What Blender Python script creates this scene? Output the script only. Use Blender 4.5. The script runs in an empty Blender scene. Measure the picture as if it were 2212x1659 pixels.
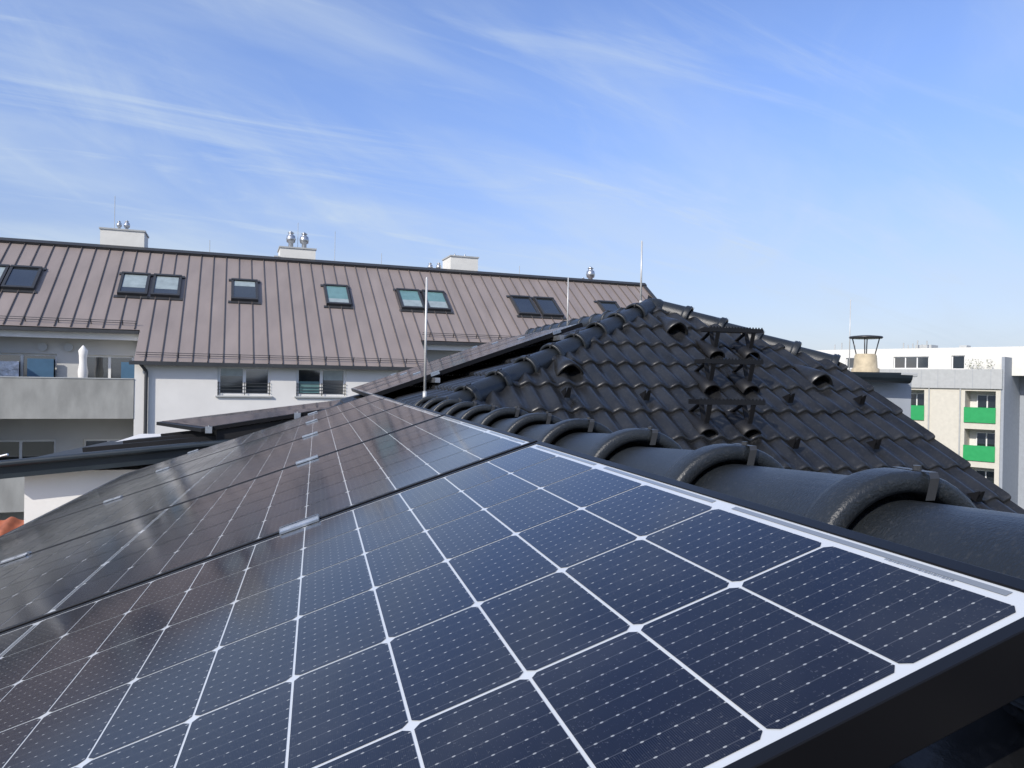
import bpy, math, random
from mathutils import Vector, Matrix
random.seed(7)
scene = bpy.context.scene
V = Vector

# ------------------------------------------------------------------ helpers
def link(o, parent=None):
    scene.collection.objects.link(o)
    if parent is not None:
        o.parent = parent
    return o

def empty(name, mw=None):
    e = bpy.data.objects.new(name, None)
    e.empty_display_size = 0.2
    link(e)
    if mw is not None:
        e.matrix_world = mw
    return e

class MB:
    """mesh builder"""
    def __init__(self):
        self.v = []; self.f = []
    def add(self, verts, faces):
        b = len(self.v)
        self.v += [tuple(p) for p in verts]
        self.f += [tuple(i + b for i in f) for f in faces]
    def box8(self, p):
        self.add(p, [(0,3,2,1),(4,5,6,7),(0,1,5,4),(1,2,6,5),(2,3,7,6),(3,0,4,7)])
    def box(self, x0,x1,y0,y1,z0,z1, fr=None):
        p = [(x0,y0,z0),(x1,y0,z0),(x1,y1,z0),(x0,y1,z0),(x0,y0,z1),(x1,y0,z1),(x1,y1,z1),(x0,y1,z1)]
        if fr: p = [fr(*q) for q in p]
        self.box8(p)
    def beam(self, a, b, w, h, up=(0,0,1)):
        a=V(a); b=V(b); d=(b-a).normalized(); s=d.cross(V(up)).normalized(); u=s.cross(d)
        self.box8([a-s*w/2-u*h/2, a+s*w/2-u*h/2, b+s*w/2-u*h/2, b-s*w/2-u*h/2,
                   a-s*w/2+u*h/2, a+s*w/2+u*h/2, b+s*w/2+u*h/2, b-s*w/2+u*h/2])
    def cyl(self, a, b, r0, r1=None, n=12, caps=True):
        if r1 is None: r1=r0
        a=V(a); b=V(b); d=(b-a).normalized()
        t = V((1,0,0)) if abs(d.x)<0.8 else V((0,1,0))
        s=d.cross(t).normalized(); u=d.cross(s)
        vs=[]
        for q,r in ((a,r0),(b,r1)):
            for i in range(n):
                an=2*math.pi*i/n
                vs.append(q+s*math.cos(an)*r+u*math.sin(an)*r)
        fs=[(i,(i+1)%n,n+(i+1)%n,n+i) for i in range(n)]
        if caps:
            fs.append(tuple(range(n))[::-1]); fs.append(tuple(range(n,2*n)))
        self.add(vs,fs)
    def lathe(self, c, prof, n=20):
        c=V(c); vs=[]; fs=[]
        for (r,z) in prof:
            for i in range(n):
                an=2*math.pi*i/n
                vs.append(c+V((math.cos(an)*r,math.sin(an)*r,z)))
        for k in range(len(prof)-1):
            for i in range(n):
                fs.append((k*n+i,k*n+(i+1)%n,(k+1)*n+(i+1)%n,(k+1)*n+i))
        self.add(vs,fs)
    def build(self, name, mat, parent=None, smooth=False, bevel=0):
        me = bpy.data.meshes.new(name)
        me.from_pydata(self.v, [], self.f)
        me.materials.append(mat)
        if smooth:
            for p in me.polygons: p.use_smooth=True
        me.update()
        o = bpy.data.objects.new(name, me)
        link(o, parent)
        if bevel:
            m=o.modifiers.new("bevel",'BEVEL'); m.width=bevel; m.segments=2; m.limit_method='ANGLE'
        return o

def frame(o, ex, ey):
    o=V(o); ex=V(ex); ey=V(ey)
    return lambda s,n,z: o+ex*s+ey*n+V((0,0,z))

# ------------------------------------------------------------------ materials
def nd(nt,t,**k):
    n=nt.nodes.new(t)
    for a,b in k.items(): setattr(n,a,b)
    return n

def mat(name, col, rough=0.6, metal=0.0, var=0.15, scale=4.0, bump=0.0, bscale=60.0, spec=0.5, dirt=0.0, stretch=None, bdist=0.01):
    m=bpy.data.materials.new(name); m.use_nodes=True
    nt=m.node_tree; b=nt.nodes["Principled BSDF"]
    b.inputs["Roughness"].default_value=rough
    b.inputs["Metallic"].default_value=metal
    b.inputs["Specular IOR Level"].default_value=spec
    tc=nd(nt,'ShaderNodeTexCoord')
    src=tc.outputs["Object"]
    if stretch:
        mp=nd(nt,'ShaderNodeMapping'); mp.inputs["Scale"].default_value=stretch
        nt.links.new(src,mp.inputs[0]); src2=mp.outputs[0]
    else: src2=src
    nz=nd(nt,'ShaderNodeTexNoise'); nz.inputs["Scale"].default_value=scale; nz.inputs["Detail"].default_value=6
    nt.links.new(src2,nz.inputs["Vector"])
    rp=nd(nt,'ShaderNodeValToRGB')
    c=col
    rp.color_ramp.elements[0].position=0.3; rp.color_ramp.elements[1].position=0.7
    rp.color_ramp.elements[0].color=(c[0]*(1-var),c[1]*(1-var),c[2]*(1-var),1)
    rp.color_ramp.elements[1].color=(c[0]*(1+var),c[1]*(1+var),c[2]*(1+var),1)
    nt.links.new(nz.outputs["Fac"],rp.inputs[0])
    out=rp.outputs[0]
    if dirt>0:
        n2=nd(nt,'ShaderNodeTexNoise'); n2.inputs["Scale"].default_value=bscale*0.5; n2.inputs["Detail"].default_value=4
        nt.links.new(src,n2.inputs["Vector"])
        mr=nd(nt,'ShaderNodeMapRange'); mr.inputs[1].default_value=0.55; mr.inputs[2].default_value=0.75
        mr.inputs[3].default_value=0; mr.inputs[4].default_value=dirt
        nt.links.new(n2.outputs["Fac"],mr.inputs[0])
        mx=nd(nt,'ShaderNodeMixRGB'); mx.inputs[2].default_value=(0.25,0.24,0.22,1)
        nt.links.new(mr.outputs[0],mx.inputs[0]); nt.links.new(out,mx.inputs[1]); out=mx.outputs[0]
    nt.links.new(out,b.inputs["Base Color"])
    mr=nd(nt,'ShaderNodeMapRange'); mr.inputs[3].default_value=max(0,rough-0.08); mr.inputs[4].default_value=min(1,rough+0.08)
    nt.links.new(nz.outputs["Fac"],mr.inputs[0]); nt.links.new(mr.outputs[0],b.inputs["Roughness"])
    if bump>0:
        n3=nd(nt,'ShaderNodeTexNoise'); n3.inputs["Scale"].default_value=bscale; n3.inputs["Detail"].default_value=5
        nt.links.new(src,n3.inputs["Vector"])
        bp=nd(nt,'ShaderNodeBump'); bp.inputs["Strength"].default_value=bump; bp.inputs["Distance"].default_value=bdist
        nt.links.new(n3.outputs["Fac"],bp.inputs["Height"]); nt.links.new(bp.outputs[0],b.inputs["Normal"])
    return m

M_tile   = mat("anthracite_tile",(0.013,0.0135,0.0145),rough=0.31,var=0.45,scale=5,bump=0.18,bscale=150,dirt=0.08,bdist=0.003)
M_ridge  = mat("anthracite_ridge_tile",(0.014,0.017,0.020),rough=0.38,var=0.25,scale=6,bump=0.55,bscale=340,dirt=0.07,bdist=0.002)
M_blackmetal = mat("black_anodised",(0.005,0.005,0.006),rough=0.42,var=0.1,spec=0.25)
M_black  = mat("black_steel",(0.008,0.008,0.009),rough=0.5,var=0.2,spec=0.35)
M_alu    = mat("aluminium",(0.65,0.66,0.67),rough=0.3,metal=1.0,var=0.08,scale=30)
M_steel  = mat("galvanised_steel",(0.5,0.51,0.52),rough=0.35,metal=0.9,var=0.15,scale=15)
M_rod    = mat("rod_alu",(0.55,0.55,0.53),rough=0.45,metal=0.3,var=0.05)
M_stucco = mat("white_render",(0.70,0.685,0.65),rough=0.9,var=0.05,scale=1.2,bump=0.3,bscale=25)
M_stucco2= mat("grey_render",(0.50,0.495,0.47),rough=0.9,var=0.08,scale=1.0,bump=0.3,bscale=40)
M_conc   = mat("concrete_parapet",(0.30,0.30,0.28),rough=0.85,var=0.20,scale=2.5,bump=0.3,bscale=20,stretch=(1,1,0.4))
M_zinc   = mat("taupe_standing_seam",(0.27,0.225,0.203),rough=0.46,metal=0.1,var=0.11,scale=0.9,bump=0.12,bscale=1.6,stretch=(1.6,0.5,0.5),bdist=0.06)
M_zincd  = mat("seam_dark",(0.13,0.11,0.10),rough=0.5,metal=0.1,var=0.1)
M_gutter = mat("gutter_dark",(0.05,0.052,0.055),rough=0.45,metal=0.3,var=0.1)
M_fascia = mat("fascia_bluegrey",(0.011,0.018,0.024),rough=0.4,metal=0.0,var=0.15)
M_frame  = mat("window_frame_white",(0.74,0.74,0.72),rough=0.4,var=0.03)
M_sframe = mat("skylight_frame",(0.035,0.036,0.038),rough=0.4,var=0.1)
M_glass  = mat("window_glass",(0.02,0.025,0.029),rough=0.04,var=0.3,scale=0.6,spec=0.9)
M_glass.node_tree.nodes["Principled BSDF"].inputs["IOR"].default_value=1.9
M_blind  = mat("window_blind",(0.28,0.33,0.33),rough=0.12,var=0.15,spec=0.8)
M_blindt = mat("teal_blind",(0.13,0.24,0.24),rough=0.12,var=0.1,spec=0.8)
M_green  = mat("green_balcony",(0.02,0.30,0.09),rough=0.45,var=0.06)
M_cream  = mat("cream_render",(0.56,0.53,0.45),rough=0.9,var=0.05,bump=0.1,bscale=3)
M_white  = mat("white_facade",(0.68,0.67,0.62),rough=0.85,var=0.04)
M_clad   = mat("grey_cladding",(0.40,0.41,0.40),rough=0.5,var=0.06)
M_bluegr = mat("bluegrey_render",(0.30,0.325,0.355),rough=0.85,var=0.06)
M_terra  = mat("terracotta_tile",(0.32,0.10,0.05),rough=0.8,var=0.35,scale=6,bump=0.3,bscale=30)
M_pot    = mat("chimney_pot_clay",(0.44,0.37,0.25),rough=0.8,var=0.2,scale=10)
M_fabric = mat("umbrella_fabric",(0.72,0.70,0.66),rough=0.9,var=0.05)
M_foil   = mat("foil_cover",(0.62,0.63,0.66),rough=0.4,metal=0.4,var=0.2,scale=6,bump=1,bscale=6,bdist=0.05)
M_shutter= mat("blue_shutter",(0.05,0.12,0.20),rough=0.5,var=0.1)
M_plant  = mat("balcony_plant",(0.10,0.12,0.05),rough=0.9,var=0.4)
M_ground = mat("ground_mix",(0.10,0.105,0.08),rough=0.95,var=0.4,scale=0.08,bump=0.3,bscale=2)
M_distant= mat("distant_facades",(0.45,0.43,0.40),rough=0.9,var=0.25,scale=0.05)

# backsheet + cells of solar panels
M_sheet = mat("panel_backsheet",(0.55,0.575,0.59),rough=0.10,var=0.03,spec=0.45)
M_ribbon= mat("panel_ribbon",(0.20,0.22,0.24),rough=0.12,var=0.08,spec=0.45)
def cell_material():
    m=bpy.data.materials.new("panel_cells"); m.use_nodes=True
    nt=m.node_tree; b=nt.nodes["Principled BSDF"]; L=nt.links
    tc=nd(nt,'ShaderNodeTexCoord'); sp=nd(nt,'ShaderNodeSeparateXYZ'); L.new(tc.outputs["Object"],sp.inputs[0])
    def math_(op,a,bv=None,c=None):
        n=nd(nt,'ShaderNodeMath',operation=op)
        for i,x in enumerate((a,bv,c)):
            if x is None: continue
            if isinstance(x,(int,float)): n.inputs[i].default_value=x
            else: L.new(x,n.inputs[i])
        return n.outputs[0]
    y=sp.outputs["Y"]; x=sp.outputs["X"]
    yl=math_('SUBTRACT',y,0.0165)
    bb=math_('DIVIDE',yl,0.01835)
    fb=math_('ABSOLUTE',math_('SUBTRACT',math_('FRACT',bb),0.5))
    bus=math_('LESS_THAN',fb,0.024)
    xd=math_('DIVIDE',x,0.0116)
    fx=math_('ABSOLUTE',math_('SUBTRACT',math_('FRACT',xd),0.5))
    d2=math_('ADD',math_('POWER',math_('MULTIPLY',fb,0.01835),2.0),math_('POWER',math_('MULTIPLY',fx,0.0116*0.6),2.0))
    dot=math_('LESS_THAN',d2,0.0008**2)
    fg=math_('ABSOLUTE',math_('SUBTRACT',math_('FRACT',math_('DIVIDE',x,0.0014)),0.5))
    fin=math_('MULTIPLY',math_('LESS_THAN',fg,0.10),0.07)
    nz=nd(nt,'ShaderNodeTexNoise'); nz.inputs["Scale"].default_value=2.2; nz.inputs["Detail"].default_value=3
    L.new(tc.outputs["Object"],nz.inputs["Vector"])
    rp=nd(nt,'ShaderNodeValToRGB')
    rp.color_ramp.elements[0].position=0.35; rp.color_ramp.elements[1].position=0.65
    rp.color_ramp.elements[0].color=(0.0025,0.0035,0.010,1); rp.color_ramp.elements[1].color=(0.005,0.007,0.018,1)
    L.new(nz.outputs["Fac"],rp.inputs[0])
    lines=math_('MAXIMUM',math_('MULTIPLY',bus,0.16),fin)
    mx=nd(nt,'ShaderNodeMixRGB'); mx.inputs[2].default_value=(0.26,0.27,0.28,1)
    L.new(lines,mx.inputs[0]); L.new(rp.outputs[0],mx.inputs[1])
    mx2=nd(nt,'ShaderNodeMixRGB'); mx2.inputs[2].default_value=(0.45,0.46,0.45,1)
    L.new(math_('MULTIPLY',dot,0.65),mx2.inputs[0]); L.new(mx.outputs[0],mx2.inputs[1])
    # dust: fine specks plus faint smears
    n2=nd(nt,'ShaderNodeTexNoise'); n2.inputs["Scale"].default_value=420; n2.inputs["Detail"].default_value=4
    L.new(tc.outputs["Object"],n2.inputs["Vector"])
    du=nd(nt,'ShaderNodeMapRange'); du.inputs[1].default_value=0.60; du.inputs[2].default_value=0.76; du.inputs[3].default_value=0; du.inputs[4].default_value=0.18
    L.new(n2.outputs["Fac"],du.inputs[0])
    n5=nd(nt,'ShaderNodeTexNoise'); n5.inputs["Scale"].default_value=9; n5.inputs["Detail"].default_value=5
    L.new(tc.outputs["Object"],n5.inputs["Vector"])
    d5=nd(nt,'ShaderNodeMapRange'); d5.inputs[1].default_value=0.5; d5.inputs[2].default_value=0.8; d5.inputs[3].default_value=0; d5.inputs[4].default_value=0.05
    L.new(n5.outputs["Fac"],d5.inputs[0])
    mx3=nd(nt,'ShaderNodeMixRGB'); mx3.inputs[2].default_value=(0.3,0.3,0.29,1)
    L.new(math_('MAXIMUM',du.outputs[0],d5.outputs[0]),mx3.inputs[0]); L.new(mx2.outputs[0],mx3.inputs[1])
    L.new(mx3.outputs[0],b.inputs["Base Color"])
    b.inputs["Specular IOR Level"].default_value=0.44
    n4=nd(nt,'ShaderNodeTexNoise'); n4.inputs["Scale"].default_value=1.4; n4.inputs["Detail"].default_value=5
    L.new(tc.outputs["Object"],n4.inputs["Vector"])
    rr=nd(nt,'ShaderNodeMapRange'); rr.inputs[1].default_value=0.3; rr.inputs[2].default_value=0.7; rr.inputs[3].default_value=0.07; rr.inputs[4].default_value=0.16
    L.new(n4.outputs["Fac"],rr.inputs[0]); L.new(rr.outputs[0],b.inputs["Roughness"])
    return m
M_cell=cell_material()

# ------------------------------------------------------------------ solar panels
PL, PW, TH = 1.916, 1.134, 0.035
def solar_panel(origin, ang):
    ca,sa=math.cos(ang),math.sin(ang)
    R=Matrix(((ca,0,-sa,0),(0,1,0,0),(sa,0,ca,0),(0,0,0,1)))
    root=empty("solar_panel", Matrix.Translation(V(origin))@R)
    s=MB(); s.add([(-PL+0.009,0.009,0),(-0.009,0.009,0),(-0.009,PW-0.009,0),(-PL+0.009,PW-0.009,0)],[(0,1,2,3)])
    s.build("backsheet",M_sheet,root)
    c=MB(); ch=0.0055; g=0.0014; gy=0.0020
    for j in range(20):
        x1=-(0.028+j*0.0925+(0.010 if j>=10 else 0)); x0=x1-0.0925
        x1-=g; x0+=g
        for i in range(6):
            y0=0.0165+i*0.1835+gy; y1=y0+0.1835-2*gy
            z=0.0006
            c.add([(x0+ch,y0,z),(x1-ch,y0,z),(x1,y0+ch,z),(x1,y1-ch,z),(x1-ch,y1,z),(x0+ch,y1,z),(x0,y1-ch,z),(x0,y0+ch,z)],[tuple(range(8))])
    c.build("cells",M_cell,root)
    r=MB()
    for xx in (-0.0190,-PL+0.0190,-PL/2):
        for i in range(3):
            y0=0.0165+i*0.367
            r.add([(xx-0.0030,y0+0.02,0.0006),(xx+0.0030,y0+0.02,0.0006),(xx+0.0030,y0+0.347,0.0006),(xx-0.0030,y0+0.347,0.0006)],[(0,1,2,3)])
    yy=0.075
    for k in range(26):
        w=random.choice((0.0009,0.0016,0.0024))
        r.add([(-0.0250,yy,0.0009),(-0.0228,yy,0.0009),(-0.0228,yy+w,0.0009),(-0.0250,yy+w,0.0009)],[(0,1,2,3)])
        yy+=w+0.0011
    r.build("ribbons",M_ribbon,root)
    f=MB(); t=0.0016
    f.box(-0.0125,0,0,PW,-TH,t); f.box(-PL,-PL+0.011,0,PW,-TH,t)
    f.box(-PL+0.011,-0.0125,0,0.011,-TH,t-0.0002); f.box(-PL+0.011,-0.0125,PW-0.011,PW,-TH,t-0.0002)
    f.box(-PL+0.011,-0.0125,0.011,PW-0.011,-0.006,-0.004)
    f.build("frame",M_blackmetal,root,bevel=0.0008)
    return root

A1=math.atan(0.3404)
def panel_clamp(root, xs, y, w=0.05):
    for x in xs:
        k=MB(); L=0.075
        k.box(x-L/2,x+L/2,y-w/2,y-0.009,0.002,0.006)
        k.box(x-L/2,x+L/2,y+0.009,y+w/2,0.002,0.006)
        k.box(x-L/2,x+L/2,y-0.0095,y-0.0065,-0.02,0.010)
        k.box(x-L/2,x+L/2,y+0.0065,y+0.0095,-0.02,0.010)
        k.box(x-L/2,x+L/2,y-0.006,y+0.006,-0.02,-0.012)
        k.cyl((x,y,-0.012),(x,y,0.003),0.0048,n=8)
        k.build("clamp",M_alu,root)
X0=0.4475; PITCH=1.154
for k in range(5):
    p=solar_panel((X0,0.345+PITCH*k,0.3404*X0-0.277),A1)
    panel_clamp(p,(-0.50,-1.42),PW+0.010)
A2=math.atan(0.36)
for k in range(3):
    p=solar_panel((2.22,6.15+PITCH*k,0.36*2.22-0.285),A2)
    panel_clamp(p,(-0.25,-1.36),PW+0.010)
    if k==0: panel_clamp(p,(-0.25,-1.36),-0.012,0.03)

# ------------------------------------------------------------------ tiled roof house
house=empty("tiled_roof_house")
def tile_field(name, org, ex, es, nrm, rows, lo, hi, mt=M_tile, parent=house, wav=0.15, amp=0.030, rh=0.33, step=0.0125):
    org=V(org); ex=V(ex); es=V(es); nrm=V(nrm)
    mb=MB()
    st=[(-0.002,-0.014),(0.0,0.014),(0.005,0.022),(0.025,0.026),(0.19,0.014),(rh+0.03,-0.001)]
    def prof(x):
        c=0.5+0.5*math.cos(2*math.pi*x/wav)
        return amp*(c**1.15)
    for j in range(rows):
        s0=j*rh
        l=min(lo(s0),lo(s0+rh)); h=max(hi(s0),hi(s0+rh))
        if h<=l: continue
        n=int((h-l)/step)+2
        xs=[l+i*(h-l)/(n-1) for i in range(n)]
        jit={}
        vs=[]
        for (ds,lf) in st:
            s=s0+ds
            a=lo(min(s,s0+rh)); b=hi(min(s,s0+rh))
            for x in xs:
                xc=min(max(x,a),b) if b>a else (a+b)/2
                ti=math.floor(x/(2*wav)+0.25)
                if ti not in jit: jit[ti]=(random.uniform(-0.003,0.003),random.uniform(-0.004,0.004))
                fr=(x/(2*wav)+0.25)-ti
                groove=-0.006 if fr<0.05 else 0
                hh=prof(x)+lf+jit[ti][0]+groove
                vs.append(org+ex*xc+es*(s+(jit[ti][1] if ds<0.1 else 0))+nrm*hh)
        fs=[]
        for k in range(len(st)-1):
            for i in range(n-1):
                fs.append((k*n+i,k*n+i+1,(k+1)*n+i+1,(k+1)*n+i))
        mb.add(vs,fs)
    return mb.build(name,mt,parent,smooth=True)

def yy_(s): return 1.0+0.8762*s
def f_lo(s):
    y=yy_(s)
    return 0.62+(y-4.4)/0.753 if y>4.4 else 0.62+(2.42-0.55*y)/0.34-0.15
def f_hi(s):
    y=yy_(s)
    return 4.03 if y<5.17 else 4.03-(y-5.17)*1.264
tile_field("front_roof_tiles",(0,1.0,-2.11),(1,0,0),(0,0.8762,0.4819),(0,-0.4819,0.8762),18,f_lo,f_hi,wav=0.135,amp=0.028,step=0.0112)
cl,sl=math.cos(A2),math.sin(A2)
def l_lo(s):
    x=-1.55+cl*s
    return 4.4+(x-0.62)*0.753 if x>0.62 else -1.3
tile_field("left_roof_tiles",(-1.55,0,0.36*-1.55-0.44),(0,1,0),(cl,0,sl),(-sl,0,cl),14,l_lo,lambda s:10.0 if (-1.55+cl*s)<2.8 else 9.9,step=0.02)
def r_hi(s):
    x=3.2-0.9467*s
    return (2.42-0.34*(x-0.62))/0.55+0.15
tile_field("right_roof_tiles",(3.2,0,-1.117),(0,1,0),(-0.9467,0,0.322),(0.322,0,0.9467),8,lambda s:-1.3,r_hi,step=0.02)
ar=math.atan(0.43)
def q_lo(s):
    x=4.1-math.cos(ar)*s
    return 6.08-(x-2.85)/1.264
tile_field("rear_right_roof_tiles",(4.1,0,0.58-0.43*1.25),(0,1,0),(-math.cos(ar),0,math.sin(ar)),(math.sin(ar),0,math.cos(ar)),4,q_lo,lambda s:10.0,step=0.02)

def barrel(mb, clip, p, d, up, L=0.385, sc=1.0):
    p=V(p); d=V(d).normalized(); s=d.cross(V(up)).normalized(); u=s.cross(d)
    st=[(0.09,0.088),(0.003,0.096),(0.0,0.101),(0.0,0.112),(0.0025,0.1165),(0.007,0.1185),(0.040,0.1185),(0.048,0.1165),(0.052,0.108),(0.056,0.1055),(0.066,0.103),(0.12,0.101),(L,0.087)]
    n=26; vs=[]; fs=[]
    for (a,r) in st:
        for i in range(n+1):
            an=math.radians(-18+216*i/n)
            vs.append(p+d*a+s*math.cos(an)*r*1.02*sc+u*math.sin(an)*r*sc)
    for k in range(len(st)-1):
        for i in range(n):
            fs.append((k*(n+1)+i,k*(n+1)+i+1,(k+1)*(n+1)+i+1,(k+1)*(n+1)+i))
    mb.add(vs,fs)
    if clip is not None:
        pts=[]
        for a,r in ((-0.006,0.090),(-0.007,0.114),(-0.003,0.1205),(0.052,0.1205),(0.058,0.110),(0.085,0.106)):
            for sd in (-1,1):
                an=math.radians(78)
                base=p+d*a+s*math.cos(an)*r*sc+u*math.sin(an)*r*sc
                pts.append(base+s*sd*0.006)
        clip.add(pts,[(2*i,2*i+1,2*i+3,2*i+2) for i in range(5)])
        an=math.radians(78)
        c0=p+d*0.02+(s*math.cos(an)+u*math.sin(an))*0.1205*sc
        clip.cyl(c0,c0+u*0.005,0.0045,n=8)
rid=MB(); clips=MB()
Y=0.668-0.345*4
while Y<4.45:
    o=V((0.62+random.uniform(-.002,.002),Y,-0.209+random.uniform(-.002,.002)))
    barrel(rid,clips,o,(random.uniform(-.008,.008),1,-0.008+random.uniform(-.005,.005)),(0,0,1)); Y+=0.345
rid.build("ridge_tiles",M_ridge,house,smooth=True)
hip=MB()
def hips(a,b,n):
    a=V(a); b=V(b); 
    d=(b-a)
    for k in range(n):
        q=a+d*(k/n)
        barrel(hip,clips,q+V((0,0,random.uniform(-.003,.003))),d+V((random.uniform(-.02,.02),0,-0.05+random.uniform(-.01,.01))),(0,0,1),L=d.length/n*1.13,sc=0.88)
hips((0.66,4.43,-0.235),(2.83,6.06,0.665),9)
hips((4.02,5.15,0.15),(2.87,6.06,0.665),5)
hips((2.85,9.9,0.62),(2.85,6.05,0.62),11)
hip.build("hip_tiles",M_ridge,house,smooth=True)
cap=MB(); cap.lathe((2.85,6.07,0.63),[(0.13,-0.02),(0.125,0.04),(0.11,0.075),(0.07,0.105),(0.0,0.118)],16)
cap.build("apex_cap",M_ridge,house,smooth=True)
clips.build("storm_clips",M_sframe,house)
body=MB()
body.box(-1.25,2.9,-1.0,9.8,-9,-1.05)
body.add([(3.93,1.5,-9),(3.93,1.5,-1.95),(3.93,5.2,0.08),(3.93,9.8,0.08),(3.93,9.8,-9)],[(0,1,2,3,4)])
body.add([(-1.0,1.5,-9),(3.93,1.5,-9),(3.93,1.5,-1.95),(-1.0,1.5,-1.95)],[(0,1,2,3)])
body.build("house_walls",M_stucco,house)
und=MB()
und.add([(3.95,1.0,-2.26),(3.99,1.0,-2.26),(3.99,5.2,0.05),(3.95,5.2,0.05),(3.95,1.0,-2.12),(3.99,1.0,-2.12),(3.99,5.2,0.19),(3.95,5.2,0.19)],
        [(0,3,2,1),(4,5,6,7),(0,1,5,4),(1,2,6,5),(2,3,7,6),(3,0,4,7)])
und.box(-1.68,-1.55,-1.3,8.5,-1.10,-0.98)
und.build("verge_and_gutter",M_fascia,house)
rails=MB()
for q in (-0.50,-1.42):
    rails.beam((X0+q*math.cos(A1)+0.01,0.36,0.3404*(X0+q*math.cos(A1))-0.277-0.060),(X0+q*math.cos(A1)+0.01,6.2,0.3404*(X0+q*math.cos(A1))-0.277-0.060),0.04,0.04)
for q in (-0.25,-1.36):
    xx=2.22+q*math.cos(A2)
    rails.beam((xx,5.98,0.36*xx-0.285-0.06),(xx,9.6,0.36*xx-0.285-0.06),0.04,0.04)
rails.build("mounting_rails",M_steel,house)

FP=lambda x,y,h=0.0: V((x,y,0.55*y-2.66))+V((0,-0.4819,0.8762))*h
EX=V((1,0,0)); ES=V((0,0.8762,0.4819)); EN=V((0,-0.4819,0.8762))
def roof_vent(x,y):
    mb=MB(); p=FP(x,y,0.02); n=14; vs=[]; fs=[]
    st=[(0.10,0.03,0.03),(0.05,0.075,0.075),(0.004,0.085,0.095),(0.0,0.092,0.105),(0.004,0.10,0.115),(0.10,0.088,0.095),(0.24,0.055,0.05),(0.36,0.03,0.005)]
    for (a,w,h) in st:
        for i in range(n+1):
            an=math.pi*i/n
            cx=math.cos(an); sy=max(0,math.sin(an))
            vs.append(p+ES*a+EX*(math.copysign(abs(cx)**1.3,cx)*w)+EN*(sy**1.1*h))
    for k in range(len(st)-1):
        for i in range(n):
            fs.append((k*(n+1)+i,k*(n+1)+i+1,(k+1)*(n+1)+i+1,(k+1)*(n+1)+i))
    fs.append(tuple(range(n+1)))
    mb.add(vs,fs)
    mb.build("roof_vent_tile",M_tile,house,smooth=True)
for q in ((2.80,5.52),(1.67,4.85),(3.60,4.79)): roof_vent(*q)
hk=MB()
for (x,y) in ((1.55,4.57),(2.09,4.55),(3.16,4.54),(3.73,4.53),(2.86,4.05),(3.44,4.04),(3.74,3.56),(3.1,3.56)):
    p=FP(x,y,0.05)
    for sx in (-0.02,0.014):
        a=p+EX*sx
        hk.add([a,a+EX*0.006,a+EX*0.006+ES*0.08,a+ES*0.08,a+EN*0.07+ES*0.01,a+EX*0.006+EN*0.07+ES*0.01],[(0,1,5,4),(1,2,5),(0,4,3),(3,4,5,2)])
    hk.add([p-EX*0.02,p+EX*0.02,p+EX*0.008+EN*0.075,p-EX*0.008+EN*0.075],[(0,1,2,3)])
hk.build("snow_guards",M_black,house)
def roof_step(x,y,w):
    mb=MB(); base=FP(x,y,0.03)
    top=base+V((0,-0.02,0.18))
    for yy in (-0.065,0.065):
        mb.beam(top+V((-w/2,yy,0)),top+V((w/2,yy,0)),0.006,0.030)
    k=9
    for i in range(k):
        xx=-w/2+w*i/(k-1)
        mb.beam(top+V((xx,-0.065,0)),top+V((xx,0.065,0)),0.005,0.026)
    for i in range(18):
        xx=-w/2+w*(i+0.5)/18
        mb.beam(top+V((xx,-0.068,0.015)),top+V((xx,-0.068,0.024)),0.010,0.004,up=(0,1,0))
    for sx in (-w*0.33,w*0.33):
        a=top+V((sx,0.05,-0.01)); b=base+EX*sx-ES*0.02+EN*0.03; c=base+EX*sx+ES*0.20+EN*0.02
        mb.beam(a,b,0.03,0.010); mb.beam(a,c,0.03,0.010); mb.beam(b,c,0.03,0.010)
        mb.beam(top+V((sx,-0.06,-0.015)),b,0.03,0.01)
    mb.build("sweep_step",M_black,house)
    hm=MB(); n=12
    for sx in (-w*0.33,w*0.33):
        p=base+EX*sx-ES*0.08; vs=[];fs=[]
        st=[(0.10,0.03,0.03),(0.01,0.055,0.050),(0.0,0.060,0.058),(0.006,0.068,0.066),(0.10,0.066,0.064),(0.24,0.05,0.03),(0.32,0.04,0.0)]
        for (a,ww,h) in st:
            for i in range(n+1):
                an=math.pi*i/n
                vs.append(p+ES*a+EX*math.cos(an)*ww+EN*math.sin(an)*h)
        for k2 in range(len(st)-1):
            for i in range(n):
                fs.append((k2*(n+1)+i,k2*(n+1)+i+1,(k2+1)*(n+1)+i+1,(k2+1)*(n+1)+i))
        hm.add(vs,fs)
    hm.build("step_base_tile",M_black,house,smooth=True)
roof_step(3.10,5.22,0.46); roof_step(2.80,4.75,0.46); roof_step(2.50,4.26,0.46)

def rod(p,ztop,r,mt=M_rod,tilt=(0,0)):
    mb=MB(); p=V(p)
    mb.cyl(p,(p.x+tilt[0],p.y+tilt[1],ztop),r,r*0.8,n=10)
    mb.cyl(p+V((0,0,-0.03)),p+V((0,0,0.03)),r*1.7,r*1.5,n=10)
    mb.lathe((p.x+tilt[0],p.y+tilt[1],ztop),[(r*0.8,0),(r*0.5,r),(0,r*1.5)],8)
    return mb.build("lightning_rod",mt,None,smooth=True)
rod((0.60,4.28,-0.10),0.575,0.0075)
rod((2.70,6.0,0.68),1.22,0.009)
rod((2.62,7.72,0.5),1.12,0.008)

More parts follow.
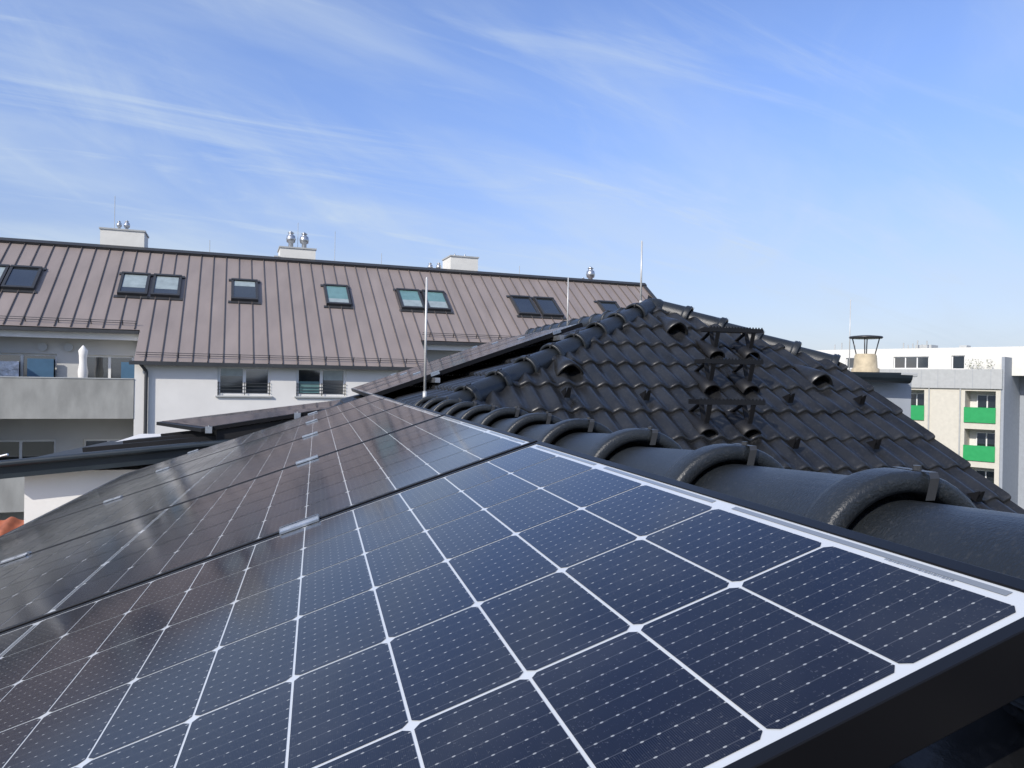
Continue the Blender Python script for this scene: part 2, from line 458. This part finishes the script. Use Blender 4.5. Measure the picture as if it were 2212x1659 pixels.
# ------------------------------------------------------------------ side wing, left
wing=empty("side_wing_with_flat_roof")
w=MB()
w.box(-2.9,0.3,8.75,14,-9,-1.02)
w.build("wing_wall",M_stucco,wing)
w=MB()
w.add([(-3.12,8.52,-1.08),(1.2,8.52,-0.66),(1.2,8.62,-0.66),(-3.12,8.62,-1.08),(-3.12,8.52,-0.90),(1.2,8.52,-0.48),(1.2,8.62,-0.48),(-3.12,8.62,-0.90)],
      [(0,3,2,1),(4,5,6,7),(0,1,5,4),(1,2,6,5),(2,3,7,6),(3,0,4,7)])
w.add([(-3.12,8.62,-0.95),(1.2,8.62,-0.53),(1.2,13,-0.62),(-3.12,13,-1.06)],[(0,1,2,3)])
w.cyl((-3.14,8.47,-0.93),(0.8,8.47,-0.55),0.03,n=10)
w.build("wing_roof_edge",M_fascia,wing)
w=MB()
for i,(yq,dz) in enumerate(((8.9,0.05),(9.3,0.09),(9.8,0.13))):
    w.beam((-2.4+0.3*i,yq,-0.87+dz),(0.6,yq,-0.58+dz),0.05,0.05)
w.build("wing_rails",M_black,wing)
def slab(name,pts,th,mt,par):
    mb=MB(); n=len(pts)
    mb.add([V(p) for p in pts]+[V(p)-V((0,0,th)) for p in pts],[tuple(range(n)),tuple(range(n,2*n))[::-1]]+[(i,(i+1)%n,n+(i+1)%n,n+i) for i in range(n)])
    return mb.build(name,mt,par)
wp=empty("solar_panel_row")
slab("wing_panel_frame",[(-1.20,8.7,-0.575),(0.45,8.7,-0.30),(0.55,10.3,-0.27),(-1.95,10.3,-0.60)],0.04,M_blackmetal,wp)
slab("wing_panel_glass",[(-1.15,8.74,-0.563),(0.42,8.74,-0.300),(0.50,10.26,-0.270),(-1.88,10.26,-0.588)],0.002,M_cell,wp)
slab("wing_panel_under",[(-1.05,8.75,-0.60),(0.45,8.75,-0.36),(0.5,9.6,-0.36),(-1.2,9.6,-0.62)],0.20,M_black,wp)
k=MB()
for (x,z) in ((-1.12,-0.575),(-0.2,-0.42),(0.3,-0.335)):
    k.box(x-0.035,x+0.035,8.66,8.70,z-0.05,z+0.02); k.cyl((x,8.68,z),(x,8.68,z+0.035),0.01,n=8)
k.build("wing_clamps",M_alu,wp)
k=MB(); k.cyl((-3.1,8.5,-0.86),(-2.95,8.45,-0.82),0.012,n=8); k.cyl((-3.3,8.5,-0.89),(-3.1,8.5,-0.86),0.012,n=8); k.build("overflow_pipe",M_steel,wing)
hd=MB(); hd.lathe((-1.95,8.3,-1.53),[(0.24,-0.03),(0.25,0.0),(0.22,0.05),(0.12,0.09),(0,0.10)],20)
hd.cyl((-1.95,8.3,-2.2),(-1.95,8.3,-1.5),0.07); hd.build("vent_hood",mat("brown_hood",(0.09,0.07,0.065),rough=0.5),None,smooth=True)

tn=empty("terracotta_roof_house")
tile_field("terracotta_tiles",(0,7.2,-3.03),(1,0,0),(0,0.9,0.436),(0,-0.436,0.9),9,lambda s:-9.0,lambda s:-3.05,mt=M_terra,parent=tn,wav=0.2,amp=0.05,step=0.02)
w=MB(); w.box(-9,-3.1,7.5,9.9,-9,-3.15); w.build("neighbour_walls",M_stucco2,tn)

# ------------------------------------------------------------------ standing-seam building
ZB=empty("standing_seam_apartment_building")
Fz=frame((-5.65,26.3,0),(0.9948,0.102,0),(-0.102,0.9948,0))
RZ=lambda n: 0.49+0.71*(n+0.1)
def wall_grid(mb, fr, s0,s1,z0,z1,n,holes,depth=0.16):
    ss=sorted({s0,s1,*[h[0] for h in holes],*[h[1] for h in holes]})
    zs=sorted({z0,z1,*[h[2] for h in holes],*[h[3] for h in holes]})
    ss=[x for x in ss if s0<=x<=s1]; zs=[x for x in zs if z0<=x<=z1]
    for i in range(len(ss)-1):
        for j in range(len(zs)-1):
            cs=(ss[i]+ss[i+1])/2; cz=(zs[j]+zs[j+1])/2
            if any(h[0]<cs<h[1] and h[2]<cz<h[3] for h in holes): continue
            mb.add([fr(ss[i],n,zs[j]),fr(ss[i+1],n,zs[j]),fr(ss[i+1],n,zs[j+1]),fr(ss[i],n,zs[j+1])],[(0,1,2,3)])
    for (a,b,c,d) in holes:
        mb.add([fr(a,n,c),fr(b,n,c),fr(b,n,d),fr(a,n,d),fr(a,n+depth,c),fr(b,n+depth,c),fr(b,n+depth,d),fr(a,n+depth,d)],
               [(0,1,5,4),(1,2,6,5),(2,3,7,6),(3,0,4,7)])
def window(fr, a,b,c,d,n, fmb, gmb, mull=1, fw=0.07, dmb=None):
    fmb.box(a,b,n,n+0.05,c,c+fw,fr); fmb.box(a,b,n,n+0.05,d-fw,d,fr)
    fmb.box(a,a+fw,n,n+0.05,c+fw,d-fw,fr); fmb.box(b-fw,b,n,n+0.05,c+fw,d-fw,fr)
    for k in range(mull):
        x=a+(b-a)*(k+1)/(mull+1)
        fmb.box(x-fw*0.6,x+fw*0.6,n-0.002,n+0.05,c+fw,d-fw,fr)
    gmb.add([fr(a,n+0.04,c),fr(b,n+0.04,c),fr(b,n+0.04,d),fr(a,n+0.04,d)],[(0,1,2,3)])
wallm=MB(); fm=MB(); gm=MB(); railm=MB(); bl=MB(); blt=MB(); silm=MB()
holes=[]
for fl in range(4):
    dz=-2.85*fl
    for (a,b) in ((2.48,4.16),(5.0,6.69),(7.6,8.9)):
        if fl==0 and a>7: continue
        holes.append((a,b,-0.66+dz-(0.0 if fl==0 else 0.35),0.33+dz))
wall_grid(wallm,Fz,0,9.65,-9,0.46,0,holes)
for h in holes:
    window(Fz,h[0],h[1],h[2],h[3],0.07,fm,gm,fw=0.085)
    silm.box(h[0]-0.06,h[1]+0.06,-0.08,0.0,h[2]-0.05,h[2]-0.005,Fz)
    for q in range(4):
        z=h[2]+0.08+q*0.11
        railm.box(h[0],h[1],-0.035,-0.015,z,z+0.018,Fz)
    for sx in (h[0]+0.02,(h[0]+h[1])/2,h[1]-0.05):
        railm.box(sx,sx+0.025,-0.014,-0.001,h[2]+0.02,h[2]+0.46,Fz)
bl.box(2.58,3.26,0.096,0.104,0.0,0.24,Fz); blt.box(5.10,5.78,0.096,0.104,-0.55,-0.15,Fz); bl.box(5.92,6.58,0.096,0.104,-0.1,0.24,Fz)
for s in (0,9.65):
    wallm.add([Fz(s,0,-9),Fz(s,2.2,-9),Fz(s,2.2,RZ(1.35)),Fz(s,1.35,RZ(1.35)-0.03),Fz(s,0,0.46)],[(0,1,2,3,4)])
par=MB(); slabm=MB(); lin=MB(); backm=MB()
for (s0,s1) in ((-14,0),(9.65,22)):
    hs=[]
    for fl in range(4):
        dz=-2.85*fl
        if s0<0:
            op=[(-4.6,-2.55),(-1.75,-0.25),(-9,-7),(-6.3,-5.3)]
        else:
            op=[(9.95,11.4),(12.5,14.2),(15.4,17.0),(18.4,20)]
        for (a,b) in op: hs.append((a,b,-1.05+dz,0.62+dz))
        par.box(s0,s1-0.01,-0.02,0.10,-1.43+dz,-0.17+dz,Fz)
        slabm.box(s0,s1-0.01,0.0+0.10,2.0,-1.43+dz,-1.22+dz,Fz)
    wall_grid(backm,Fz,s0,s1,-9,1.5,2.0,hs)
    for h in hs: window(Fz,h[0],h[1],h[2],h[3],2.12,fm,gm)
    lin.box(s0,s1-0.01,1.38,1.55,1.13,1.36,Fz)
    for sx in ([-5,-10] if s0<0 else [14.7,20.8]):
        backm.box(sx-0.1,sx+0.1,0.1,2.0,-9,1.3,Fz)
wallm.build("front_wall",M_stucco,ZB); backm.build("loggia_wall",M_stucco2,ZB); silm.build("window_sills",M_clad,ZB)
par.build("balcony_parapets",M_conc,ZB); slabm.build("balcony_slabs",M_conc,ZB); lin.build("lintel",M_stucco,ZB)
hr=MB()
for (s0,s1) in ((-14,-0.02),(9.67,22)):
    for fl in range(3): hr.box(s0,s1,-0.04,0.12,-0.17-2.85*fl,-0.14-2.85*fl,Fz)
hr.build("parapet_copings",M_clad,ZB)
cm=MB()
for (s0,s1) in ((-14,0),(9.65,22)): cm.box(s0,s1,1.3,2.4,1.37,1.40,Fz)
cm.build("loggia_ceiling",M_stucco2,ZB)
w=MB()
for s in (-14,22):
    w.add([Fz(s,0.1,-9),Fz(s,14,-9),Fz(s,14,4.5),Fz(s,6.0,RZ(6.0)-0.1),Fz(s,1.4,RZ(1.4)-0.15),Fz(s,1.4,-1.3),Fz(s,0.1,-1.3)],[tuple(range(7))])
w.box(-14,22,13.9,14,-9,4.5,Fz); w.build("end_walls",M_stucco,ZB)
def rp(s,n,h=0.0):
    L=math.sqrt(1+0.71**2)
    return Fz(s,n-0.71/L*h,RZ(n)+h/L)
zr=MB()
def rquad(mb,s0,s1,n0,n1,h=0.0): mb.add([rp(s0,n0,h),rp(s1,n0,h),rp(s1,n1,h),rp(s0,n1,h)],[(0,1,2,3)])
rquad(zr,0,9.65,-0.22,1.3); rquad(zr,-14,22,1.3,6.0)
zr.add([Fz(-14,6.0,RZ(6)-0.001),Fz(22,6.0,RZ(6)-0.001),Fz(22,14,RZ(6)-0.2),Fz(-14,14,RZ(6)-0.2)],[(0,1,2,3)])
zr.build("zinc_roof",M_zinc,ZB)
se=MB(); s=-13.8
def rbox(mb,s0,s1,n0,n1,h0,h1):
    mb.box8([rp(s0,n0,h0),rp(s1,n0,h0),rp(s1,n1,h0),rp(s0,n1,h0),rp(s0,n0,h1),rp(s1,n0,h1),rp(s1,n1,h1),rp(s0,n1,h1)])
while s<22:
    n0=-0.2 if 0<=s<=9.65 else 1.32
    rbox(se,s-0.011,s+0.011,n0,5.98,0.0,0.045)
    s+=0.47+random.uniform(-0.012,0.012)
se.build("standing_seams",M_zincd,ZB)
gt=MB()
gt.box(-0.12,9.77,-0.36,-0.22,0.30,0.42,Fz)
for (s0,s1) in ((-14,-0.02),(9.67,22)):
    gt.box(s0,s1,1.16,1.30,1.34,1.45,Fz)
for (s0,s1,nn) in ((0.05,9.6,0.0),(-14,-0.1,1.52),(9.75,22,1.52)):
    for hh in (0.09,0.17):
        gt.beam(rp(s0,nn,hh),rp(s1,nn,hh),0.02,0.02)
    q=s0+0.3
    while q<s1:
        gt.beam(rp(q,nn,0.0),rp(q,nn,0.2),0.025,0.025,up=(1,0,0)); q+=0.94
rbox(gt,-14.1,22.15,5.92,6.10,0.0,0.12)
rbox(gt,21.95,22.12,1.2,5.92,-0.05,0.09)
gt.cyl(Fz(0.35,-0.10,-9),Fz(0.35,-0.10,0.1),0.055,n=10); gt.cyl(Fz(0.35,-0.10,0.1),Fz(0.2,-0.28,0.32),0.05,n=10)
gt.build("gutters_and_snow_rails",M_gutter,ZB)
sf=MB(); sg=MB()
sky=[(-4.95,0),(-3.95,0),(-0.45,0),(0.62,0),(3.33,0),(6.80,1),(9.76,2),(10.84,2),(14.8,3),(15.92,3),(19.1,3)]
for (sc,kind) in sky:
    nc=3.72; hw=0.48; hn=0.62
    a,b,c,d=sc-hw,sc+hw,nc-hn,nc+hn; f=0.085
    rbox(sf,a,b,c,c+f,0.0,0.15); rbox(sf,a,b,d-f,d,0.0,0.17); rbox(sf,a,a+f,c+f,d-f,0.0,0.15); rbox(sf,b-f,b,c+f,d-f,0.0,0.15)
    rbox(sf,a-0.10,b+0.10,c-0.12,c-0.002,0.0,0.04); rbox(sf,a-0.10,b+0.10,d+0.002,d+0.12,0.0,0.05)
    rquad(sg,a+f,b-f,c+f,d-f,0.11)
    if kind==0 and sc in (-4.95,0.62,-0.45,3.33): rquad(bl,a+f+0.02,b-f-0.02,c+f+(0.3 if sc!=3.33 else 0.75),d-f-0.02,0.112)
    if kind==1: rquad(blt,a+f,b-f,c+f+0.28,d-f,0.115); 
    if kind==1: rquad(bl,a+f,b-f,c+f,c+f+0.28,0.115)
    if kind==2: rquad(bl,a+f,b-f,c+f,c+f+0.45,0.115); rquad(blt,a+f,b-f,c+f+0.45,d-f,0.114)
sf.build("skylight_frames",M_sframe,ZB)
sg.build("skylight_glass",M_glass,ZB)
fm.build("window_frames",M_frame,ZB); gm.build("window_glass",M_glass,ZB); railm.build("window_railings",M_gutter,ZB)
bl.build("window_blinds",M_blind,ZB); blt.build("teal_blinds",M_blindt,ZB)
f=MB()
f.box(-4.55,-3.6,1.85,1.9,-0.9,0.35,Fz); f.build("foil_covered_item",M_foil,ZB)
f=MB(); f.box(-3.35,-2.6,1.78,1.84,-1.05,0.45,Fz); f.box(-0.62,-0.2,1.9,1.95,-1.05,0.4,Fz); f.build("blue_shutters",M_shutter,ZB)
f=MB()
for sx in (-2.95,-2.2): f.cyl(Fz(sx,1.9,0.85),Fz(sx,2.0,0.85),0.14,n=14)
f.build("wall_lamps",M_clad,ZB)
def vent_can(mb,c,sc=1.0):
    mb.lathe(c,[(0.10*sc,0),(0.10*sc,0.25*sc),(0.17*sc,0.28*sc),(0.20*sc,0.42*sc),(0.17*sc,0.56*sc),(0.10*sc,0.60*sc),(0.10*sc,0.66*sc),(0.14*sc,0.68*sc),(0.02*sc,0.76*sc)],16)
ch=MB(); cc=MB(); vc=MB()
for (sc,wd,zt) in ((-1.18,1.55,5.62),(5.46,1.45,5.42),(12.8,1.3,5.60)):
    ch.box(sc-wd/2,sc+wd/2,6.2,7.6,4.3,zt,Fz)
    cc.box(sc-wd/2-0.04,sc+wd/2+0.04,6.16,7.64,zt,zt+0.06,Fz)
cc.box(4.5,4.72,6.1,6.9,4.95,5.05,Fz)
vent_can(vc,Fz(-1.35,6.6,5.68),0.5); vent_can(vc,Fz(-1.1,6.8,5.68),0.6)
vent_can(vc,Fz(5.2,6.7,5.47),1.0); vent_can(vc,Fz(5.75,6.7,5.47),1.0)
vent_can(vc,Fz(19.4,6.6,4.85),1.1); vent_can(vc,Fz(19.15,6.9,4.8),0.5)
vent_can(vc,Fz(11.3,6.6,4.85),0.6); vent_can(vc,Fz(11.7,6.6,4.85),0.65); vent_can(vc,Fz(12.5,6.8,5.65),0.25); vent_can(vc,Fz(13.0,6.8,5.65),0.25)
ch.build("roof_chimneys",M_white,ZB); cc.build("chimney_covers",M_clad,ZB); vc.build("exhaust_cowls",M_steel,ZB,smooth=True)
r=MB()
for (s,n,z0,z1) in ((-1.5,6.5,5.4,7.0),(5.5,6.9,5.3,6.65),(2.0,6.2,4.8,5.5),(9.0,6.2,4.8,5.5),(15.5,6.2,4.8,5.4),(7.0,6.3,4.8,6.3)):
    r.cyl(Fz(s,n,z0),Fz(s,n,z1),0.011,n=6)
r.build("roof_air_terminals",M_clad,ZB)
um=empty("furled_patio_umbrella")
u=MB(); u.lathe(Fz(-1.55,0.6,0),[(0.02,-0.55),(0.10,-0.5),(0.13,-0.2),(0.15,0.05),(0.11,0.3),(0.12,0.55),(0.14,0.72),(0.04,0.86),(0.0,0.9)],14)
u.build("canopy",M_fabric,um,smooth=True)
u=MB(); u.cyl(Fz(-1.55,0.6,-1.22),Fz(-1.55,0.6,-0.5),0.025,n=8); u.cyl(Fz(-1.55,0.6,-1.22),Fz(-1.55,0.6,-1.12),0.2,n=14); u.build("pole_and_base",M_steel,um)

# ------------------------------------------------------------------ right building
RB=empty("green_balcony_apartment_building")
Fr=frame((43.65,48.56,0),(0.466,-0.885,0),(0.885,0.466,0))
wm=MB(); holes=[]
for (a,b) in ((-4.3,-2.3),(-0.35,1.75),(4.5,6.45)):
    for (c,d) in ((-2.45,-0.15),(-5.2,-2.9),(-7.95,-5.65)): holes.append((a,b,c,d))
wall_grid(wm,Fr,-6.5,6.75,-9,0.02,0,holes,depth=1.2); wm.build("facade",M_cream,RB)
g=MB(); fmr=MB(); gmr=MB(); bw=MB()
for (a,b,c,d) in holes:
    g.box(a-0.03,b+0.03,-0.10,-0.02,c+0.02,c+1.12,Fr)
    bw.add([Fr(a,1.2,c),Fr(b,1.2,c),Fr(b,1.2,d),Fr(a,1.2,d)],[(0,1,2,3)])
    window(Fr,a+0.45,b-0.15,c+0.2,d-0.25,1.1,fmr,gmr)
bw.build("loggia_back_walls",M_white,RB); g.build("green_parapets",M_green,RB)
c=MB(); c.box(-6.6,6.85,-0.15,0.3,0.02,1.42,Fr)
c.build("grey_cladding_band",M_clad,RB)
c=MB()
for i in range(12): c.box(-6.5+i*1.15,-6.48+i*1.15,-0.16,-0.15,0.05,1.40,Fr)
c.build("cladding_joints",M_bluegr,RB)
pw=MB(); ph=[(-1.2,1.4,1.5,2.45),(3.0,3.9,1.45,2.5),(-5,-4,1.5,2.4)]
wall_grid(pw,Fr,-8.5,14,1.0,3.1,1.8,ph,depth=0.15)
pw.box(-8.5,14,1.801,12,2.95,3.1,Fr)
pw.add([Fr(-8.5,1.8,-9),Fr(-8.5,12,-9),Fr(-8.5,12,3.1),Fr(-8.5,1.8,3.1)],[(0,1,2,3)])
pw.build("penthouse",M_white,RB)
for h in ph: window(Fr,h[0],h[1],h[2],h[3],1.92,fmr,gmr,mull=2 if h[1]-h[0]>2 else 0)
fmr.build("window_frames",M_frame,RB); gmr.build("window_glass",M_glass,RB)
bg=MB(); bg.box(6.76,6.95,0.02,14,-9,2.3,Fr); bg.box(6.95,16,4,14,-9,2.2,Fr); bg.build("side_wall",M_bluegr,RB)
pc=MB()
for x in (2.1,4.2): pc.cyl(Fr(x,-0.06,-9),Fr(x,-0.06,0.0),0.05,n=8)
pc.box(-0.2,1.0,3.5,5,3.1,3.45,Fr); pc.box(3.0,3.5,3.5,4.5,3.1,3.35,Fr)
for i in range(6): pc.cyl(Fr(-0.9+i*0.35,3,3.1),Fr(-0.9+i*0.35,3,3.1+random.uniform(.3,.7)),0.05,n=8)
for sx in (-6.5,-5.9,-4.8): pc.cyl(Fr(sx,3,3.1),Fr(sx,3,3.1+random.uniform(.4,.8)),0.05,n=8)
pc.build("rooftop_units_and_pipes",M_clad,RB)
pl=MB()
for i in range(260):
    sx=random.choice((4.5,5.0,5.7))+random.gauss(0,0.14); n=random.uniform(1.0,1.3); z=1.42+random.uniform(0,0.75)
    q=Fr(sx,n,z); a=V((random.uniform(-1,1),random.uniform(-1,1),random.uniform(-1,1)))*0.07; b=V((random.uniform(-1,1),random.uniform(-1,1),random.uniform(-1,1)))*0.07
    pl.add([q,q+a,q+b],[(0,1,2)])
pl.build("terrace_plants",M_plant,RB)

CS=empty("rendered_chimney_stack")
Fc=frame((8.63,10.15,0),(0.9677,-0.2521,0),(0.2521,0.9677,0))
c=MB(); c.box(-0.55,0.44,-0.3,0.6,-9,0.17,Fc); c.build("stack",M_bluegr,CS,bevel=0.01)
c=MB(); c.box(-0.60,0.50,-0.36,0.66,0.17,0.23,Fc); c.build("cover_slab",M_clad,CS,bevel=0.01)
c=MB(); pts=[]
for i in range(9):
    an=math.pi*i/8
    pts.append((math.cos(an)*-0.12-0.0,-math.sin(an)*0.13))
vs=[];fs=[]
for e,xx in enumerate((-0.75,0.26)):
    for (n_,z_) in pts: vs.append(Fc(xx,-0.55+n_,0.21+z_+(-0.02 if e else 0)))
for i in range(8): fs.append((i,i+1,9+i+1,9+i))
fs.append(tuple(range(9))); fs.append(tuple(range(9,18)))
c.add(vs,fs); c.box(-0.75,0.2,-0.44,-0.31,0.15,0.23,Fc); c.build("dark_gutter",M_fascia,CS)
c=MB(); pc0=Fc(-0.10,0.1,0.23)
c.lathe(pc0,[(0.21,0),(0.21,0.06),(0.18,0.08),(0.165,0.27),(0.15,0.30),(0.13,0.30),(0.12,0.1)],24); c.build("clay_pot",M_pot,CS,smooth=True)
c=MB()
for k in range(4):
    an=math.pi/4+k*math.pi/2
    c.cyl(pc0+V((math.cos(an)*0.13,math.sin(an)*0.13,0.26)),pc0+V((math.cos(an)*0.20,math.sin(an)*0.20,0.56)),0.009,n=6)
c.lathe(pc0,[(0.0,0.55),(0.24,0.55),(0.255,0.57),(0.24,0.585),(0.1,0.60),(0,0.605)],24); c.build("rain_cap",M_sframe,CS,smooth=True)
rod(Fc(-0.27,0.3,0.24),1.42,0.009)

g=MB(); S=3000
g.add([(-S,-S,-9),(S,-S,-9),(S,S,-9),(-S,S,-9)],[(0,1,2,3)]); g.build("ground",M_ground)
d=MB()
for i in range(60):
    an=random.uniform(0,2*math.pi); rr=random.uniform(130,420)
    x=math.cos(an)*rr; y=math.sin(an)*rr; w1=random.uniform(8,20); h=random.uniform(-2,-0.5)
    d.box(x-w1,x+w1,y-8,y+8,-9.0,h)
d.build("background_buildings",M_distant)

# ------------------------------------------------------------------ light and sky
SUN=V((-0.72,-0.55,0.58)).normalized()
el=math.asin(SUN.z); az=math.atan2(SUN.x,SUN.y)
sd=bpy.data.lights.new("sun",'SUN'); sd.energy=4.3; sd.angle=math.radians(0.5); sd.color=(1.0,0.94,0.85)
so=bpy.data.objects.new("sun",sd); link(so); so.rotation_euler=(-SUN).to_track_quat('-Z','Y').to_euler()
wd=bpy.data.worlds.new("World"); scene.world=wd; wd.use_nodes=True
nt=wd.node_tree; L=nt.links
bgN=nt.nodes["Background"]; bgN.inputs["Strength"].default_value=0.15
st=nd(nt,'ShaderNodeTexSky'); st.sky_type='NISHITA'; st.sun_disc=False
st.sun_elevation=el; st.sun_rotation=az; st.air_density=1.0; st.dust_density=0.8; st.ozone_density=2.0
tc=nd(nt,'ShaderNodeTexCoord'); sp=nd(nt,'ShaderNodeSeparateXYZ'); L.new(tc.outputs["Generated"],sp.inputs[0])
def wm_(op,a,b=None):
    n=nd(nt,'ShaderNodeMath',operation=op)
    for i,x in enumerate((a,b)):
        if x is None: continue
        if isinstance(x,(int,float)): n.inputs[i].default_value=x
        else: L.new(x,n.inputs[i])
    return n.outputs[0]
gr=nd(nt,'ShaderNodeMapRange'); gr.interpolation_type='SMOOTHSTEP'; gr.inputs[1].default_value=0.0; gr.inputs[2].default_value=0.42
L.new(sp.outputs["Z"],gr.inputs[0])
tint=nd(nt,'ShaderNodeMixRGB'); tint.inputs[1].default_value=(0.76,0.71,0.86,1); tint.inputs[2].default_value=(1.15,1.18,1.48,1)
L.new(gr.outputs[0],tint.inputs[0])
mul=nd(nt,'ShaderNodeMixRGB',blend_type='MULTIPLY'); mul.inputs[0].default_value=1.0
L.new(st.outputs[0],mul.inputs[1]); L.new(tint.outputs[0],mul.inputs[2])
zz=wm_('ADD',wm_('MAXIMUM',sp.outputs["Z"],0.0),0.20)
cx=nd(nt,'ShaderNodeCombineXYZ'); L.new(wm_('DIVIDE',sp.outputs["X"],zz),cx.inputs[0]); L.new(wm_('DIVIDE',sp.outputs["Y"],zz),cx.inputs[1])
def cloud(rot,scl,nscale,lo,hi,dist,off,rough=0.55):
    mp=nd(nt,'ShaderNodeMapping'); mp.vector_type='TEXTURE'
    mp.inputs["Rotation"].default_value=(0,0,math.radians(rot)); mp.inputs["Scale"].default_value=scl; mp.inputs["Location"].default_value=off
    L.new(cx.outputs[0],mp.inputs[0])
    nz=nd(nt,'ShaderNodeTexNoise'); nz.inputs["Scale"].default_value=nscale; nz.inputs["Detail"].default_value=8; nz.inputs["Roughness"].default_value=rough; nz.inputs["Distortion"].default_value=dist
    L.new(mp.outputs[0],nz.inputs["Vector"])
    mr=nd(nt,'ShaderNodeMapRange'); mr.interpolation_type='SMOOTHSTEP'; mr.inputs[1].default_value=lo; mr.inputs[2].default_value=hi
    L.new(nz.outputs["Fac"],mr.inputs[0]); return mr.outputs[0]
c1=cloud(28,(2.2,0.75,1),1.6,0.36,0.72,0.5,(0,0,0))
c2=cloud(12,(1.6,0.32,1),1.3,0.50,0.74,1.1,(3,1,0),0.60)
c3=cloud(65,(1.6,0.5,1),1.2,0.50,0.78,0.8,(1,4,0),0.6)
lf=nd(nt,'ShaderNodeMapRange'); lf.inputs[1].default_value=0.75; lf.inputs[2].default_value=-0.35; lf.inputs[3].default_value=0.42; lf.inputs[4].default_value=1.0
L.new(sp.outputs["X"],lf.inputs[0])
cf=wm_('MULTIPLY',wm_('ADD',wm_('ADD',wm_('MULTIPLY',c1,0.60),wm_('MULTIPLY',c2,0.55)),wm_('MULTIPLY',c3,0.38)),lf.outputs[0])
# thin veil of haze low in the sky
hz=nd(nt,'ShaderNodeMapRange'); hz.interpolation_type='SMOOTHSTEP'; hz.inputs[1].default_value=0.30; hz.inputs[2].default_value=0.0; hz.inputs[3].default_value=0.0; hz.inputs[4].default_value=0.5
L.new(sp.outputs["Z"],hz.inputs[0])
cf=wm_('MINIMUM',wm_('ADD',cf,hz.outputs[0]),0.9)
mx=nd(nt,'ShaderNodeMixRGB'); mx.inputs[2].default_value=(4.1,4.85,5.75,1)
L.new(cf,mx.inputs[0]); L.new(mul.outputs[0],mx.inputs[1]); L.new(mx.outputs[0],bgN.inputs[0])

# ------------------------------------------------------------------ camera
cam=bpy.data.cameras.new("camera"); co=bpy.data.objects.new("camera",cam); link(co)
cam.sensor_width=36; cam.lens=26.37; cam.clip_start=0.01; cam.clip_end=6000
right=V((0.9677,-0.2521,0.0177)).normalized(); fwd=V((0.2521,0.9677,-0.0044)).normalized()
up=right.cross(fwd).normalized(); right=fwd.cross(up).normalized()
mw=Matrix.Identity(4)
for i in range(3):
    mw[i][0]=right[i]; mw[i][1]=up[i]; mw[i][2]=-fwd[i]
co.matrix_world=mw
scene.camera=co
scene.view_settings.view_transform='Standard'; scene.view_settings.look='None'; scene.view_settings.exposure=0
